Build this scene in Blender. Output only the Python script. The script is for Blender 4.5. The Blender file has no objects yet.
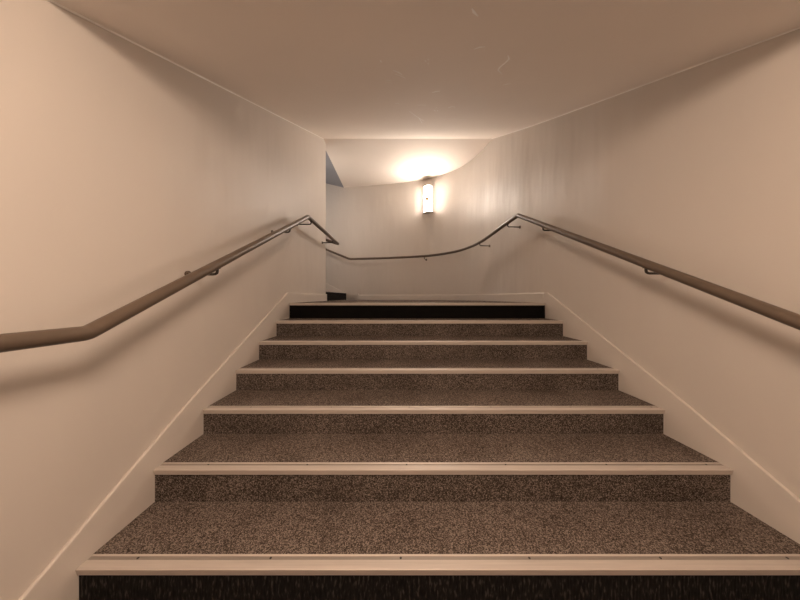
import bpy, bmesh, math, random
from mathutils import Vector, Matrix
random.seed(7)
S = bpy.context.scene
COL = S.collection
E = 1.232                      # eye height above the lower landing floor

# ------------------------------------------------------------------ materials
def new_mat(name):
    m = bpy.data.materials.new(name); m.use_nodes = True
    nt = m.node_tree; b = nt.nodes['Principled BSDF']
    return m, nt, b

def N(nt, kind, **kw):
    n = nt.nodes.new(kind)
    for k, v in kw.items(): setattr(n, k, v)
    return n

def coords(nt, scale=(1, 1, 1)):
    tc = N(nt, 'ShaderNodeTexCoord'); mp = N(nt, 'ShaderNodeMapping')
    mp.inputs['Scale'].default_value = scale
    nt.links.new(tc.outputs['Object'], mp.inputs['Vector'])
    return mp.outputs['Vector']

def ramp(nt, stops, interp='LINEAR'):
    r = N(nt, 'ShaderNodeValToRGB'); r.color_ramp.interpolation = interp
    cr = r.color_ramp
    while len(cr.elements) < len(stops): cr.elements.new(.5)
    for e, (p, c) in zip(cr.elements, stops):
        e.position = p; e.color = (*c, 1)
    return r

def paint(name, col, rough, streak=.0, fine=.05, spec=.35, dark_patch=None):
    m, nt, b = new_mat(name)
    b.inputs['Roughness'].default_value = rough
    b.inputs['Specular IOR Level'].default_value = spec
    no = N(nt, 'ShaderNodeTexNoise'); no.inputs['Scale'].default_value = 1.3; no.inputs['Detail'].default_value = 4
    nt.links.new(coords(nt), no.inputs['Vector'])
    a = tuple(c * .965 for c in col)
    r = ramp(nt, [(.3, a), (.7, col)])
    nt.links.new(no.outputs['Fac'], r.inputs['Fac'])
    out = r.outputs['Color']
    if dark_patch:
        (sx, sy, sz), rx, ry, scol = dark_patch
        tc = N(nt, 'ShaderNodeTexCoord'); mp = N(nt, 'ShaderNodeMapping', vector_type='POINT')
        mp.inputs['Location'].default_value = (-sx / rx, -sy / ry, -sz / rx)
        mp.inputs['Scale'].default_value = (1 / rx, 1 / ry, 1 / rx)
        nt.links.new(tc.outputs['Object'], mp.inputs['Vector'])
        ln = N(nt, 'ShaderNodeVectorMath', operation='LENGTH'); nt.links.new(mp.outputs['Vector'], ln.inputs[0])
        nn = N(nt, 'ShaderNodeTexNoise'); nn.inputs['Scale'].default_value = 14
        nt.links.new(coords(nt), nn.inputs['Vector'])
        ad = N(nt, 'ShaderNodeMath', operation='MULTIPLY_ADD'); nt.links.new(nn.outputs['Fac'], ad.inputs[0]); ad.inputs[1].default_value = .8
        nt.links.new(ln.outputs['Value'], ad.inputs[2])
        mr = N(nt, 'ShaderNodeMapRange'); mr.inputs['From Min'].default_value = .55; mr.inputs['From Max'].default_value = 1.4
        mr.inputs['To Min'].default_value = .75; mr.inputs['To Max'].default_value = 0
        nt.links.new(ad.outputs[0], mr.inputs['Value'])
        mx = N(nt, 'ShaderNodeMix', data_type='RGBA'); mx.inputs['B'].default_value = (*scol, 1)
        nt.links.new(out, mx.inputs['A']); nt.links.new(mr.outputs['Result'], mx.inputs['Factor'])
        out = mx.outputs['Result']
    nt.links.new(out, b.inputs['Base Color'])
    n1 = N(nt, 'ShaderNodeTexNoise'); n1.inputs['Scale'].default_value = 160; n1.inputs['Detail'].default_value = 3
    nt.links.new(coords(nt), n1.inputs['Vector'])
    bp = N(nt, 'ShaderNodeBump'); bp.inputs['Strength'].default_value = fine; bp.inputs['Distance'].default_value = .002
    nt.links.new(n1.outputs['Fac'], bp.inputs['Height'])
    if streak:
        # trowelled plaster: upright waves
        n2 = N(nt, 'ShaderNodeTexNoise'); n2.inputs['Scale'].default_value = 1; n2.inputs['Detail'].default_value = 2
        nt.links.new(coords(nt, (3.6, 3.6, .8)), n2.inputs['Vector'])
        b2 = N(nt, 'ShaderNodeBump'); b2.inputs['Strength'].default_value = 1; b2.inputs['Distance'].default_value = streak
        nt.links.new(n2.outputs['Fac'], b2.inputs['Height'])
        nt.links.new(b2.outputs['Normal'], bp.inputs['Normal'])
    nt.links.new(bp.outputs['Normal'], b.inputs['Normal'])
    return m

def carpet(name, stops, scale=210):
    m, nt, b = new_mat(name)
    b.inputs['Roughness'].default_value = .95; b.inputs['Specular IOR Level'].default_value = .1
    v = N(nt, 'ShaderNodeTexVoronoi'); v.inputs['Scale'].default_value = scale
    nt.links.new(coords(nt), v.inputs['Vector'])
    sp = N(nt, 'ShaderNodeSeparateColor'); nt.links.new(v.outputs['Color'], sp.inputs[0])
    no = N(nt, 'ShaderNodeTexNoise'); no.inputs['Scale'].default_value = 3.5; no.inputs['Detail'].default_value = 5
    nt.links.new(coords(nt), no.inputs['Vector'])
    ma = N(nt, 'ShaderNodeMath', operation='MULTIPLY_ADD'); ma.inputs[1].default_value = .5
    su = N(nt, 'ShaderNodeMath', operation='SUBTRACT'); su.inputs[1].default_value = .5
    nt.links.new(no.outputs['Fac'], su.inputs[0]); nt.links.new(su.outputs[0], ma.inputs[0])
    nt.links.new(sp.outputs[0], ma.inputs[2])
    r = ramp(nt, stops); nt.links.new(ma.outputs[0], r.inputs['Fac'])
    nt.links.new(r.outputs['Color'], b.inputs['Base Color'])
    bp = N(nt, 'ShaderNodeBump'); bp.inputs['Strength'].default_value = .5; bp.inputs['Distance'].default_value = .003
    nt.links.new(v.outputs['Distance'], bp.inputs['Height']); nt.links.new(bp.outputs['Normal'], b.inputs['Normal'])
    return m

def ribbed(name, axis=0):
    m, nt, b = new_mat(name)
    b.inputs['Roughness'].default_value = .9; b.inputs['Specular IOR Level'].default_value = .15
    sc = [420, 420, 420]; sc[2] = 90
    n = N(nt, 'ShaderNodeTexNoise'); n.inputs['Scale'].default_value = 1; n.inputs['Detail'].default_value = 2
    nt.links.new(coords(nt, (110, 110, 26)), n.inputs['Vector'])
    r = ramp(nt, [(.35, (.0035, .003, .003)), (.56, (.012, .010, .009)), (.68, (.05, .043, .037))])
    nt.links.new(n.outputs['Fac'], r.inputs['Fac']); nt.links.new(r.outputs['Color'], b.inputs['Base Color'])
    w = N(nt, 'ShaderNodeTexWave', bands_direction='X' if axis == 0 else 'Y'); w.inputs['Scale'].default_value = 55
    nt.links.new(coords(nt), w.inputs['Vector'])
    bp = N(nt, 'ShaderNodeBump'); bp.inputs['Strength'].default_value = .6; bp.inputs['Distance'].default_value = .003
    nt.links.new(w.outputs['Fac'], bp.inputs['Height']); nt.links.new(bp.outputs['Normal'], b.inputs['Normal'])
    return m

def simple(name, col, rough, metal=0, spec=.5, noise=.0, nscale=(30, 30, 30)):
    m, nt, b = new_mat(name)
    b.inputs['Roughness'].default_value = rough; b.inputs['Metallic'].default_value = metal
    b.inputs['Specular IOR Level'].default_value = spec
    n = N(nt, 'ShaderNodeTexNoise'); n.inputs['Scale'].default_value = 1; n.inputs['Detail'].default_value = 4
    nt.links.new(coords(nt, nscale), n.inputs['Vector'])
    r = ramp(nt, [(.3, tuple(c * (1 - noise) for c in col)), (.7, col)])
    nt.links.new(n.outputs['Fac'], r.inputs['Fac']); nt.links.new(r.outputs['Color'], b.inputs['Base Color'])
    return m

def glow(name, col, strength):
    m, nt, b = new_mat(name)
    b.inputs['Base Color'].default_value = (.85, .83, .8, 1); b.inputs['Roughness'].default_value = .4
    b.inputs['Emission Color'].default_value = (*col, 1); b.inputs['Emission Strength'].default_value = strength
    return m

WALLC = (.61, .555, .50)
M_wall = paint('wall_paint', WALLC, .48, streak=.016, fine=.05, spec=.3)
M_ceil = paint('ceiling_paint', (.89, .81, .735), .85, fine=.04, spec=.12,
               dark_patch=((.68, 5.60, E + 2.726), .16, .07, (.22, .13, .08)))  # small brown patch in the ceiling colour above the wall lamp
M_grey = paint('shaded_ceiling_paint', (.34, .345, .37), .6, fine=.04, spec=.25)  # dim bluish shade of the next-flight ceiling put into its colour
M_skirt = paint('skirting_gloss_paint', (.63, .575, .52), .3, fine=.02, spec=.5)
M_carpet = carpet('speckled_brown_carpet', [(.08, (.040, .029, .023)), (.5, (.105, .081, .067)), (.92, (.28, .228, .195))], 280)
M_riser = carpet('speckled_shaded_riser_carpet', [(.1, (.028, .021, .017)), (.55, (.072, .056, .046)), (.97, (.25, .205, .175))], 250)  # tread carpet darkened, shade of the upright faces put into the colour
M_rib = ribbed('black_ribbed_carpet', 0)
M_riby = ribbed('black_ribbed_carpet_turned', 1)
M_black = simple('plain_black_carpet', (.006, .005, .0045), .9, spec=.1, noise=.4, nscale=(200, 200, 200))
M_alu = simple('brushed_aluminium', (.60, .53, .47), .52, metal=.25, noise=.12, nscale=(4, 160, 160))
M_groove = simple('nosing_groove', (.36, .31, .27), .5, metal=.4, noise=.15, nscale=(6, 160, 160))
M_screw = simple('screw_steel', (.06, .05, .045), .45, metal=.6)
M_rail = simple('brown_rail_paint', (.12, .086, .062), .38, spec=.45, noise=.12, nscale=(9, 9, 9))
M_brk = simple('dark_bronze_bracket', (.022, .015, .011), .42, spec=.5)
M_scuff = simple('bare_plaster_scuff', (.99, .96, .92), .5)
M_chip = simple('white_paint_chip', (.85, .82, .78), .4)
M_lampmetal = simple('lamp_white_metal', (.75, .72, .68), .4)
M_knob = simple('lamp_brass_knob', (.25, .16, .08), .35, metal=.7)

# ------------------------------------------------------------------ mesh helpers
def link(name, bm, mat, parent=None, smooth=False):
    bmesh.ops.recalc_face_normals(bm, faces=bm.faces[:])
    me = bpy.data.meshes.new(name); bm.to_mesh(me); bm.free()
    me.materials.append(mat)
    if smooth:
        for p in me.polygons: p.use_smooth = True
    o = bpy.data.objects.new(name, me); COL.objects.link(o)
    if parent: o.parent = parent
    return o

def struct(name, bm, mat, smooth=False, parent=None):
    o = link(name, bm, mat, parent, smooth)
    if not parent: o['kind'] = 'structure'
    return o

def thing(name, label, cat, group=None):
    o = bpy.data.objects.new(name, None); COL.objects.link(o)
    o['label'] = label; o['category'] = cat
    if group: o['group'] = group
    o.empty_display_size = .1
    return o

def add_prism(bm, pts, vec):
    """closed prism: polygon pts (3-D) swept by vec"""
    v = Vector(vec)
    a = [bm.verts.new(Vector(p)) for p in pts]; b = [bm.verts.new(Vector(p) + v) for p in pts]
    n = len(a)
    bm.faces.new(a); bm.faces.new(b[::-1])
    for i in range(n):
        bm.faces.new((a[i], b[i], b[(i + 1) % n], a[(i + 1) % n]))

def add_box(bm, x0, x1, y0, y1, z0, z1):
    add_prism(bm, [(x0, y0, z0), (x1, y0, z0), (x1, y1, z0), (x0, y1, z0)], (0, 0, z1 - z0))

def add_tube(bm, path, r, seg=16, cap=True):
    path = [Vector(p) for p in path]
    n = len(path); rings = []
    d0 = (path[1] - path[0]).normalized()
    up = Vector((0, 0, 1)) if abs(d0.z) < .9 else Vector((1, 0, 0))
    side = d0.cross(up).normalized()
    for i, p in enumerate(path):
        if i == 0: t = d0; k = 1
        elif i == n - 1: t = (path[-1] - path[-2]).normalized(); k = 1
        else:
            a = (path[i] - path[i - 1]).normalized(); b = (path[i + 1] - path[i]).normalized()
            t = (a + b).normalized(); k = 1 / max(.5, t.dot(a))
            bend = (b - a)
        side = (side - t * side.dot(t)).normalized(); nn = t.cross(side)
        ring = []
        for j in range(seg):
            an = 2 * math.pi * j / seg
            off = (side * math.cos(an) + nn * math.sin(an)) * r
            if 0 < i < n - 1 and bend.length > 1e-4:      # mitre: stretch only in the bend plane
                bd = bend.normalized(); off = off + bd * off.dot(bd) * (k - 1)
            ring.append(bm.verts.new(p + off))
        rings.append(ring)
    for i in range(n - 1):
        for j in range(seg):
            bm.faces.new((rings[i][j], rings[i][(j + 1) % seg], rings[i + 1][(j + 1) % seg], rings[i + 1][j]))
    if cap:
        bm.faces.new(rings[0][::-1]); bm.faces.new(rings[-1])

def add_disc(bm, c, axis, r, h, seg=20):
    c = Vector(c); axis = Vector(axis).normalized()
    add_tube(bm, [c, c + axis * h], r, seg)

def smooth_by_angle(o, deg=40):
    me = o.data
    for p in me.polygons: p.use_smooth = True
    bm = bmesh.new(); bm.from_mesh(me)
    for e in bm.edges:
        if len(e.link_faces) == 2 and e.calc_face_angle(0) > math.radians(deg): e.smooth = False
    bm.to_mesh(me); bm.free()

def bevel(o, w, seg=2):
    m = o.modifiers.new('bevel', 'BEVEL'); m.width = w; m.segments = seg; m.limit_method = 'ANGLE'; m.angle_limit = .6

# ------------------------------------------------------------------ measured layout (x right, y ahead, z up, metres)
XL, XR = -1.262, 1.738         # stair width, between the skirting boards
SK = .018                      # skirting thickness
WL, WR = XL - SK, XR + SK      # wall faces
DN = [.958, 1.263, 1.584, 1.909, 2.227, 2.552, 2.862]               # nosing fronts
ZN = [E - 1.067, E - .893, E - .7306, E - .5716, E - .4085, E - .250, E - .070]  # nosing tops
ZL = ZN[-1]                    # upper landing floor
YB = -1.75                     # back wall of the lower landing
CB, CZ, CS = 4.26, E + 2.752, .4935   # ceiling: bend, flat height, slope of the raking part
CLY = .88; CLZ = CZ + CS * (CLY - CB)   # lower bend
LC = 4.40                      # end of the left wall
XN = -1.27                     # first riser of the next flight

ctrl = [(WR, -1.75), (WR, 0), (WR, 1.2), (WR, 2.3), (WR - .008, 3.0), (1.712, 3.6), (1.655, 4.2), (1.57, 4.7), (1.345, 5.2),
        (.87, 5.64), (.4, 5.83), (-.12, 5.965), (-.7, 6.075), (-1.35, 6.17), (-2.0, 6.27), (-2.8, 6.37), (-3.7, 6.46)]
def catmull(P, per=10):
    P = [Vector((p[0], p[1], 0)) for p in P]; out = []
    Q = [P[0] * 2 - P[1]] + P + [P[-1] * 2 - P[-2]]
    for i in range(1, len(Q) - 2):
        for k in range(per):
            t = k / per; a, b, c, d = Q[i - 1], Q[i], Q[i + 1], Q[i + 2]
            out.append(.5 * ((2 * b) + (c - a) * t + (2 * a - 5 * b + 4 * c - d) * t * t + (3 * b - a - 3 * c + d) * t ** 3))
    out.append(P[-1]); return out
WP = catmull(ctrl, 10)
def inward(i):
    a = WP[max(0, i - 1)]; b = WP[min(len(WP) - 1, i + 1)]; t = (b - a).normalized()
    return Vector((-t.y, t.x, 0))
def offset_path(d): return [WP[i] + inward(i) * d for i in range(len(WP))]
def y_of_x(x):                 # far wall, y at a given x
    for a, b in zip(WP, WP[1:]):
        if a.y > 4 and (a.x - x) * (b.x - x) <= 0: return a.y + (b.y - a.y) * (x - a.x) / (b.x - a.x)
    return WP[-1].y
def idx_of_y(y): return min((i for i in range(len(WP)) if WP[i].x > 1.0), key=lambda i: abs(WP[i].y - y))

def ribbon(bm, A, B, z0, z1):
    """solid between two plan polylines A and B, from z0 to z1"""
    rows = []
    for a, b in zip(A, B):
        rows.append([bm.verts.new((a.x, a.y, z0)), bm.verts.new((a.x, a.y, z1)), bm.verts.new((b.x, b.y, z1)), bm.verts.new((b.x, b.y, z0))])
    for r, s in zip(rows, rows[1:]):
        for k in range(4): bm.faces.new((r[k], s[k], s[(k + 1) % 4], r[(k + 1) % 4]))
    bm.faces.new(rows[0]); bm.faces.new(rows[-1][::-1])

# ------------------------------------------------------------------ setting
# left wall, profile follows the raking ceiling
def ceil_z(y): return CLZ if y < CLY else (CZ if y > CB else CLZ + CS * (y - CLY))
bm = bmesh.new()
add_prism(bm, [(WL - .15, YB, -.1), (WL - .15, LC, -.1), (WL - .15, LC, CZ + .1), (WL - .15, CB, CZ + .1), (WL - .15, CLY, CLZ + .05), (WL - .15, YB, CLZ + .05)], (.15, 0, 0))
struct('wall_left', bm, M_wall)
bm = bmesh.new(); add_box(bm, -3.75, WL - .15, LC - .15, LC, -.1, E + 3.9)
struct('wall_landing', bm, M_wall)
k = idx_of_y(3.2)
outer = offset_path(-.12)
bm = bmesh.new(); ribbon(bm, WP[:k + 1], outer[:k + 1], -.1, CZ + .15); w = struct('wall_right', bm, M_wall); smooth_by_angle(w, 30)
bm = bmesh.new(); ribbon(bm, WP[k:], outer[k:], ZL - .3, E + 3.9); w = struct('wall_far', bm, M_wall); smooth_by_angle(w, 30)
bm = bmesh.new(); add_box(bm, -3.85, -3.7, LC - .15, 6.6, -.1, E + 3.9); struct('wall_end', bm, M_wall)
bm = bmesh.new(); add_box(bm, WL - .15, WR + .12, YB - .15, YB, -.1, CLZ + .05); struct('wall_back', bm, M_wall)
# ceiling: low flat, raking and upper flat parts
bm = bmesh.new()
X0 = WL
prof = [(YB, CLZ), (CLY, CLZ), (CB, CZ), (CB, CZ + .12), (CLY - .05, CLZ + .12), (YB, CLZ + .12)]
add_prism(bm, [(X0, y, z) for y, z in prof], (WR + .02 - X0, 0, 0))
struct('ceiling', bm, M_ceil)
bm = bmesh.new()
XE = -1.335
far = [p for p in offset_path(-.02) if p.y >= CB and p.x >= XE]
pl = [(XE, CB, CZ), (far[0].x, CB, CZ)] + [(p.x, p.y, CZ) for p in far] + [(XE, far[-1].y, CZ)]
add_prism(bm, pl, (0, 0, .12)); struct('ceiling_landing', bm, M_ceil)
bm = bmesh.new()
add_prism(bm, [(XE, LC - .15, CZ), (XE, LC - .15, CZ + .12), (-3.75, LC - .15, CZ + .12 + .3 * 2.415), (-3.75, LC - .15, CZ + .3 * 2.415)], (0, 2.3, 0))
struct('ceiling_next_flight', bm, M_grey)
# floors
bm = bmesh.new(); add_box(bm, WL - .1, WR + .1, YB, DN[0] + .02, -.1, 0); struct('floor', bm, M_carpet)
bm = bmesh.new()
fl = [p for p in offset_path(-.02) if p.y >= DN[-1] + .055 and p.x >= XN]
pl = [(WL, DN[-1] + .055, ZL), (fl[0].x, DN[-1] + .055, ZL)] + [(p.x, p.y, ZL) for p in fl] + [(XN + .012, fl[-1].y, ZL), (XN + .012, LC, ZL), (WL, LC, ZL)]
add_prism(bm, pl, (0, 0, -.05)); struct('floor_landing', bm, M_carpet)

# skirting boards
SS = .5130; yk, zk = 1.445, E + .052 - .513 * (2.84 - 1.445); S2 = .572        # rake of the skirting top
zt = E + .052
ylow = yk - (zk - .12) / S2
def skirt_profile(x, y0, y1):
    return [(x, y0, 0.0), (x, y0, .12), (x, ylow, .12), (x, yk, zk), (x, 2.84, zt), (x, y1, zt), (x, y1, ZL - .05 if y1 > 2.9 else ZL - .2), (x, 2.84, ZL - .3), (x, ylow + .4, 0)]
bm = bmesh.new(); add_prism(bm, skirt_profile(WL, YB, LC), (SK, 0, 0))
o = struct('baseboard_left', bm, M_skirt); bevel(o, .006)
bm = bmesh.new(); add_box(bm, XN - .02, WL + SK, LC, LC + SK, ZL, zt)
o = struct('baseboard_landing', bm, M_skirt); bevel(o, .003)
bm = bmesh.new(); add_prism(bm, skirt_profile(XR, YB, 2.9), (SK, 0, 0))
o = struct('baseboard_right', bm, M_skirt); bevel(o, .003)
ins = offset_path(SK)
ii = [i for i in range(len(WP)) if WP[i].y >= 2.9 and ins[i].x > XN]
bm = bmesh.new()
A = [Vector((WR, 2.9, 0))] + [WP[i] for i in ii]; B = [Vector((XR, 2.9, 0))] + [ins[i] for i in ii]
rows = []
for a, b in zip(A, B):
    c = b + (a - b).normalized() * .007
    rows.append([bm.verts.new((a.x, a.y, ZL)), bm.verts.new((a.x, a.y, zt)), bm.verts.new((c.x, c.y, zt)), bm.verts.new((b.x, b.y, zt - .009)), bm.verts.new((b.x, b.y, ZL))])
for r, q in zip(rows, rows[1:]):
    for k in range(5): bm.faces.new((r[k], q[k], q[(k + 1) % 5], r[(k + 1) % 5]))
bm.faces.new(rows[0]); bm.faces.new(rows[-1][::-1])
o = struct('baseboard_far', bm, M_skirt)
# raking skirting of the next flight on the far wall
bm = bmesh.new()
jj = [i for i in range(len(WP)) if WP[i].y > 5 and WP[i].x < XN + .32]
rows = []
for i in jj:
    a, b = WP[i], ins[i]; top = E + .085 + .5 * max(0, XN - a.x) + (.0 if a.x < XN else -.5 * (a.x - XN) * .0)
    lo = ZL if a.x > XN else ZL
    rows.append([bm.verts.new((a.x, a.y, lo)), bm.verts.new((a.x, a.y, top)), bm.verts.new((b.x, b.y, top)), bm.verts.new((b.x, b.y, lo))])
for r, s in zip(rows, rows[1:]):
    for q in range(4): bm.faces.new((r[q], s[q], s[(q + 1) % 4], r[(q + 1) % 4]))
bm.faces.new(rows[0]); bm.faces.new(rows[-1][::-1])
struct('baseboard_next_flight', bm, M_skirt)

# fine caulk bead along the ceiling edges
M_bead = paint('caulk_bead', (.95, .90, .84), .4, fine=.0, spec=.4)
bm = bmesh.new(); add_tube(bm, [(WL + .001, YB, CLZ - .001), (WL + .001, CLY, CLZ - .001), (WL + .001, CB, CZ - .001)], .0055, 8)
o = struct('trim_1', bm, M_bead, True)
bm = bmesh.new(); add_tube(bm, [(p.x - .001, p.y, ceil_z(p.y) - .001) for p in WP if p.y < CB], .0055, 8)
o = struct('trim_2', bm, M_bead, True)

# scuffs on the raking ceiling
def ceil_pt(px, py):
    u, v = (px - 397) / 245, (297 - py) / 245
    d = (CLZ - CS * CLY - E) / (v - CS)
    return Vector((u * d, d, ceil_z(d) + 0))
ceiling = bpy.data.objects['ceiling']
def scuff(pts, w):
    bm = bmesh.new(); L = []; R = []
    P = [ceil_pt(*p) for p in pts]
    n = Vector((0, CS, -1)).normalized()
    for i, p in enumerate(P):
        t = (P[min(i + 1, len(P) - 1)] - P[max(i - 1, 0)]).normalized(); s = t.cross(n)
        ww = w * (.35 if i in (0, len(P) - 1) else 1) * random.uniform(.6, 1.2)
        L.append(p + s * ww); R.append(p - s * ww)
    top = [[bm.verts.new(q + n * h) for q in (l, r)] for l, r in zip(L, R) for h in (.0012,)]
    bot = [[bm.verts.new(q - n * .001) for q in (l, r)] for l, r in zip(L, R)]
    for i in range(len(P) - 1):
        bm.faces.new((top[i][0], top[i][1], top[i + 1][1], top[i + 1][0]))
        bm.faces.new((top[i][0], top[i + 1][0], bot[i + 1][0], bot[i][0]))
        bm.faces.new((top[i][1], bot[i][1], bot[i + 1][1], top[i + 1][1]))
    o = link('scuff_mark', bm, M_scuff, ceiling); return o
for pts, w in [([(380, 60), (381.5, 62)], .010), ([(393, 70), (398, 72), (402, 74.5)], .006), ([(395, 74), (401, 76), (405, 78)], .003),
               ([(385, 80), (391, 80.3)], .006), ([(432, 92.5), (436, 91.5), (440, 91)], .009), ([(395, 103), (399, 103.5)], .010),
               ([(448, 108), (452, 106.5), (455, 107)], .008), ([(417, 105), (426, 105)], .004), ([(409, 111), (416, 116), (424, 121)], .004),
               ([(448, 118.5), (456, 119), (466, 119.5)], .004), ([(474, 49), (480, 47), (485, 46.5)], .006), ([(508, 55), (509, 59), (505, 63), (500, 67), (498, 70), (502, 74)], .005),
               ([(503, 85), (507, 84), (511, 83.5)], .005), ([(472, 8), (474, 12), (478, 16)], .006), ([(425, 60), (425.8, 61.5)], .006), ([(428, 58.5), (428.3, 60)], .006),
               ([(428, 62.5), (428.4, 64)], .006), ([(434, 110), (435.5, 111)], .008), ([(437, 110), (438, 111)], .009), ([(436, 107), (437, 107.6)], .006),
               ([(418, 117), (420, 119.5), (422, 123)], .005)]:
    scuff(pts, w)

# ------------------------------------------------------------------ staircases
def nosing_profile(back, lip):
    # (distance back from the front edge, height relative to the top)
    return [(0, -.001), (.006, -lip), (.014, -lip), (.014, -.004), (back, -.004), (back, .0012), (back - .0035, .0012), (back - .0055, -.0012), (.036, -.0012), (.0345, .0008), (.004, .0008)]

stair = thing('staircase', 'straight carpeted staircase between the two walls, climbing to the lamp-lit landing', 'staircase')
for i, (d, z) in enumerate(zip(DN, ZN)):
    zb = 0 if i == 0 else ZN[i - 1]
    # riser board with its carpet
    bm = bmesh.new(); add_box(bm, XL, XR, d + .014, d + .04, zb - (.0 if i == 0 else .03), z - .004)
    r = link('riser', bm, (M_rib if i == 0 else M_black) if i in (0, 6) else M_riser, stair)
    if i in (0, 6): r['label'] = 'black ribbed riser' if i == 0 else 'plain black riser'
    if i < 6:
        bm = bmesh.new(); add_box(bm, XL, XR, d + .058, DN[i + 1] + .014, z - .03, z)
        link('tread', bm, M_carpet, stair)
    bm = bmesh.new()
    add_prism(bm, [(XL + .003, d + a, z + h) for a, h in nosing_profile(.058, .028)], (XR - XL - .006, 0, 0))
    ns = link('stair_nosing', bm, M_alu, stair); ns['label'] = 'grey metal stair nosing'
    bm = bmesh.new(); add_box(bm, XL + .004, XR - .004, d + .0375, d + .051, z - .0018, z - .0008)
    link('groove', bm, M_groove, ns)
    for q in range(6):
        bm = bmesh.new(); add_disc(bm, (-1.05 + .53 * q + random.uniform(-.01, .01) + (i % 3) * .04, d + .044, z - .0015), (0, 0, 1), .0045, .0018, 12)
        link('screw', bm, M_screw, ns)

nxt = thing('staircase', 'next flight of stairs turning off left behind the left wall, only its black riser showing', 'staircase')
for i in range(6):
    x = XN - (.32 * i + .45 if i else 0); z = ZL + .165 * (i + 1); zb = z - .165
    def strip(xa, xb, za, zb_):
        bm = bmesh.new()
        add_prism(bm, [(xa, LC + .006, za), (xb, LC + .006, za), (xb, y_of_x(xb) - SK, za), (xa, y_of_x(xa) - SK, za)], (0, 0, zb_ - za)); return bm
    link('riser', strip(x - .03, x, zb - (.0 if i == 0 else .03), z - .004), M_riby if i == 0 else M_riser, nxt)
    link('tread', strip((x - .33 if i else x - .78) if i < 5 else -3.68, x - .03, z - .03, z), M_carpet, nxt)
    link('stair_nosing', strip(x - .055, x + .014, z - .004, z + .002), M_alu, nxt)

# ------------------------------------------------------------------ handrails
RR = .0262; INS = .165
def bracket(parent, p, wall_dir, dist):
    """post below the rail at p, elbow, arm to the wall, round plate"""
    p = Vector(p); w = Vector(wall_dir).normalized(); dn = Vector((0, 0, -1))
    bm = bmesh.new()
    path = [p + dn * .012, p + dn * .042, p + dn * .052 + w * .003, p + dn * .058 + w * .012, p + dn * .060 + w * .024, p + dn * .060 + w * (dist - .006)]
    add_tube(bm, path, .0078, 10)
    b = link('bracket', bm, M_brk, parent); smooth_by_angle(b, 50)
    bm = bmesh.new(); c = p + dn * .060 + w * (dist - .008); add_disc(bm, c, w, .022, .008, 20); add_disc(bm, c - w * .008, w, .013, .009, 16)
    q = link('wall_plate', bm, M_rail, b); smooth_by_angle(q, 40)
    # saddle under the rail
    bm = bmesh.new(); add_disc(bm, p + dn * .026, (0, 0, 1), .016, .008, 14)
    q = link('saddle', bm, M_brk, b); smooth_by_angle(q, 40)

def rounded(path, rad=.05, n=5):
    P = [Vector(p) for p in path]; out = [P[0]]
    for a, b, c in zip(P, P[1:], P[2:]):
        u = (a - b); v = (c - b); r = min(rad, u.length * .45, v.length * .45)
        u.normalize(); v.normalize()
        s, e = b + u * r, b + v * r
        for k in range(n + 1):
            t = k / n; out.append((1 - t) ** 2 * s + 2 * t * (1 - t) * b + t * t * e)
    out.append(P[-1]); return out

RXL = WL + INS + .018          # left rail axis
RXL = -1.097
lr = thing('handrail', 'brown tubular handrail on the left wall, sloping up to the landing corner', 'handrail', 'handrails on the stair walls')
zl0, zl1 = E - .128, E + .988
def left_z(y): return zl0 + (zl1 - zl0) * (y - .867) / (3.02 - .867)
yc = 4.55
path = rounded([(RXL, -1.3, zl0), (RXL, .867, zl0), (RXL, 3.02, zl1)], .015)[:-1] + rounded([(RXL, 2.5, left_z(2.5)), (RXL, 3.02, zl1), (RXL, yc, zl1)], .03)[1:-1] \
     + rounded([(RXL, 4.2, zl1), (RXL, yc, zl1), (-3.4, yc, zl1 + .33 * 2.3)], .014, 3)[1:]
bm = bmesh.new(); add_tube(bm, path, RR, 20); o = link('rail', bm, M_rail, lr); smooth_by_angle(o, 35)
for y in (-.6, 1.497, 2.51):
    bracket(lr, (RXL, y, left_z(y) if y > .867 else zl0), (-1, 0, 0), RXL - WL)
for y in (3.13, 4.18): bracket(lr, (RXL, y, zl1), (-1, 0, 0), RXL - WL)
bracket(lr, (-2.2, yc, zl1 + .33 * 1.1), (0, -1, 0), yc - LC)
rr = thing('handrail', 'brown tubular handrail on the right wall, curving on round the wall under the lamp', 'handrail', 'handrails on the stair walls')
RXR = 1.573
IN = offset_path(WR - RXR)
zr_pk = E + 1.062; ypk = 3.185; sl = .521
def right_z(y): return zr_pk + sl * (y - ypk)
zr0 = right_z(.867)
path = rounded([(RXR, -1.3, zr0), (RXR, .867, zr0), (RXR, ypk, zr_pk)], .015)[:-1] + rounded([(RXR, 2.7, right_z(2.7)), (RXR, ypk, zr_pk), (IN[idx_of_y(3.6)].x, 3.6, E + 1.02)], .025)[1:-1]
keys = [(3.185, 1.062), (4.2, .966), (4.6, .955), (5.3, .935), (5.8, .925), (6.5, .922)]
for i in range(len(IN)):
    q = IN[i]
    if q.y < 3.5 or q.x < -3.5: continue
    for (a, za), (b, zb) in zip(keys, keys[1:]):
        if a <= q.y <= b: zz = za + (zb - za) * (q.y - a) / (b - a); break
    zz += .42 * max(0, -1.15 - q.x)
    path.append(Vector((q.x, q.y, E + zz)))
bm = bmesh.new(); add_tube(bm, path, RR, 20); o = link('rail', bm, M_rail, rr); smooth_by_angle(o, 35)
for y in (-.6, 1.548, 2.64): bracket(rr, (RXR, y, right_z(y) if y > .867 else zr0), (1, 0, 0), WR - RXR)
def near_path(fn):
    fine = [a.lerp(b, k / 12) for a, b in zip(path, path[1:]) for k in range(12)]
    return min(fine, key=fn)
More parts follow.
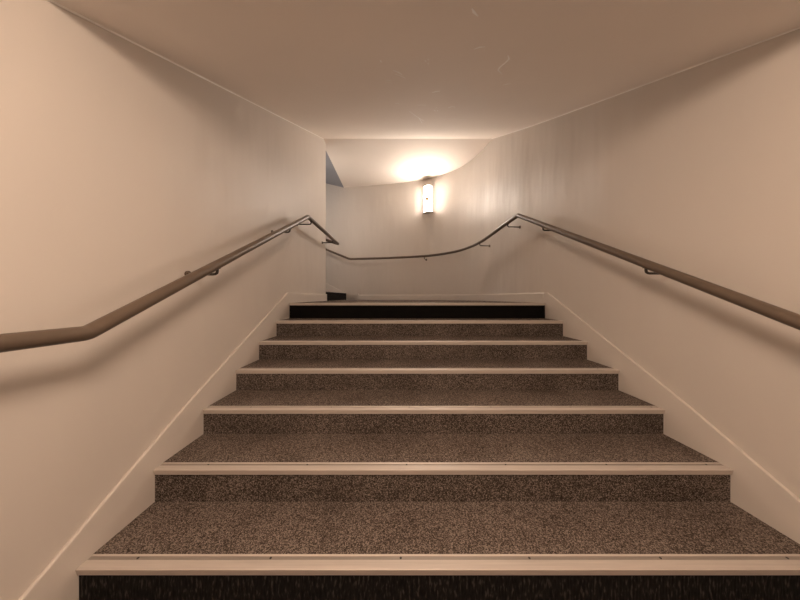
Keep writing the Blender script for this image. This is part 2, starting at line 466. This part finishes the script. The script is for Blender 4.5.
for fn in (lambda p: abs(p.y - 3.41) + (p.y < 3.2) * 9, lambda p: abs(p.y - 4.31) + (p.x < 1) * 9, lambda p: abs(p.x - .62) + (p.y < 5) * 9, lambda p: abs(p.x + 2.3) + (p.y < 5) * 9):
    p = near_path(fn)
    i = min(range(len(IN)), key=lambda k: (IN[k] - Vector((p.x, p.y, 0))).length)
    bracket(rr, p, -inward(i), WR - RXR)

# ------------------------------------------------------------------ wall lamps
def wall_lamp(pos, nrm, label, emat, H=.30):
    """white back plate, bowed frosted diffuser, brass knob, end caps; pos on the wall, nrm points into the room"""
    root = thing('wall_lamp', label, 'wall lamp')
    z = Vector((0, 0, 1)); n = Vector(nrm).normalized(); s = z.cross(n)
    P = Vector(pos)
    W, D, B0 = .09, .04, .05
    def pt(a, b, c): return P + s * a + n * b + z * c
    K = 16
    def half(w, d, b0): return [(-w * math.cos(math.pi * k / K), b0 + d * math.sin(math.pi * k / K)) for k in range(K + 1)]
    bm = bmesh.new()
    add_prism(bm, [pt(-.05, 0, -H + .02), pt(.05, 0, -H + .02), pt(.05, 0, H - .02), pt(-.05, 0, H - .02)], n * .02)
    o = link('back_plate', bm, M_lampmetal, root); bevel(o, .004)
    bm = bmesh.new()
    add_prism(bm, [pt(a, b, -H + .014) for a, b in half(W, D, B0)] + [pt(a, b, -H + .014) for a, b in half(W - .005, D - .005, B0)[::-1]], z * (2 * H - .014))
    o = link('lamp_shade', bm, emat, root); smooth_by_angle(o, 35)
    bm = bmesh.new()
    for sg in (-1, 1):
        add_prism(bm, [pt(sg * (W + .001), 0, -H + .014), pt(sg * (W + .006), 0, -H + .014), pt(sg * (W + .006), B0 + .006, -H + .014), pt(sg * (W + .001), B0 + .006, -H + .014)], z * (2 * H - .014))
    link('side_glass', bm, G_side_glass, root)
    bm = bmesh.new(); add_prism(bm, [pt(a, b, H + .001) for a, b in half(W + .012, D + B0 + .035, .0)], z * .008)
    o = link('top_cap', bm, M_lampmetal, root); smooth_by_angle(o, 35)
    bm = bmesh.new(); add_prism(bm, [pt(a, b, -H) for a, b in half(W + TR, D + B0 + TR, .0)], z * .012)
    o = link('base_tray', bm, M_lampmetal, root); smooth_by_angle(o, 35)
    bm = bmesh.new(); add_prism(bm, [pt(-.006, .0 + D + B0, -H + .014), pt(.006, .0 + D + B0, -H + .014), pt(.006, .0 + D + B0, H - .005), pt(-.006, .0 + D + B0, H - .005)], n * .006)
    link('centre_strip', bm, M_lampmetal, root)
    bm = bmesh.new(); add_disc(bm, pt(0, .0 + D + B0, .0), n, .047, .02, 24)
    o = link('knob', bm, M_knob, root); smooth_by_angle(o, 40)
    return root

TR = .035
ia = min((i for i in range(len(WP)) if WP[i].y > 5), key=lambda i: abs(WP[i].x - .72))
G_side_glass = glow('frosted_side_glass', (1, .88, .78), 3.5)
G_up = glow('warm_white_lamp_glass', (1, .86, .74), 135)
G_side = glow('warm_white_side_lamp_glass', (1, .86, .74), 34)
G_low = glow('warm_lamp_glass', (1, .77, .60), 58)
G_next = glow('added_cool_lamp_glass', (.82, .9, 1), 22)
wall_lamp((WP[ia].x, WP[ia].y, E + 2.25), inward(ia), 'glowing wall lamp with a central knob on the curved wall beyond the stairs', G_up)
cl = thing('ceiling_light', 'round domed light on the low ceiling over the foot of the stairs', 'ceiling light')
LX, LY = .1, -.1
bm = bmesh.new(); add_disc(bm, (LX, LY, CLZ - .03), (0, 0, 1), .26, .03, 40); o = link('base_ring', bm, M_lampmetal, cl); smooth_by_angle(o, 40)
bm = bmesh.new(); prev = None
for k in range(11):           # bowl profile
    a = math.pi / 2 * k / 10; r, zz = .24 * math.cos(a), CLZ - .03 - .28 * math.sin(a)
    if k == 10: tip = bm.verts.new((LX, LY, zz)); ring = None
    else: ring = [bm.verts.new((LX + r * math.cos(2 * math.pi * q / 32), LY + r * math.sin(2 * math.pi * q / 32), zz)) for q in range(32)]
    if prev:
        for q in range(32):
            bm.faces.new((prev[q], prev[(q + 1) % 32], ring[(q + 1) % 32], ring[q]) if ring else (prev[q], prev[(q + 1) % 32], tip))
    else: bm.faces.new(ring)
    prev = ring
o = link('lamp_shade', bm, G_low, cl); smooth_by_angle(o, 40)
wall_lamp((-1.62, LC, E + 1.95), (0, 1, 0), 'wall lamp on the back of the left wall, hidden round the corner', G_side, .28)
wall_lamp((-3.7, 5.2, E + 2.3), (1, 0, 0), 'unseen cool wall lamp added at the head of the next flight of stairs', G_next)  # out of view, added to throw cool light down the next flight

# ------------------------------------------------------------------ world, camera, view
w = bpy.data.worlds.new('world'); S.world = w; w.use_nodes = True
w.node_tree.nodes['Background'].inputs['Color'].default_value = (0, 0, 0, 1)
cam = bpy.data.cameras.new('camera'); co = bpy.data.objects.new('camera', cam); COL.objects.link(co)
cam.sensor_width = 36; cam.lens = 245 / 800 * 36; cam.shift_x = 3 / 800; cam.shift_y = -3 / 800; cam.clip_start = .02
co.location = (0, 0, E); co.rotation_euler = (math.pi / 2, 0, 0)
S.camera = co
S.cycles.max_bounces = 16; S.cycles.diffuse_bounces = 10; S.cycles.glossy_bounces = 6
S.cycles.use_denoising = True
vs = S.view_settings
vs.view_transform = 'Standard'; vs.look = 'None'; vs.gamma = 1; vs.use_curve_mapping = False; vs.exposure = 0
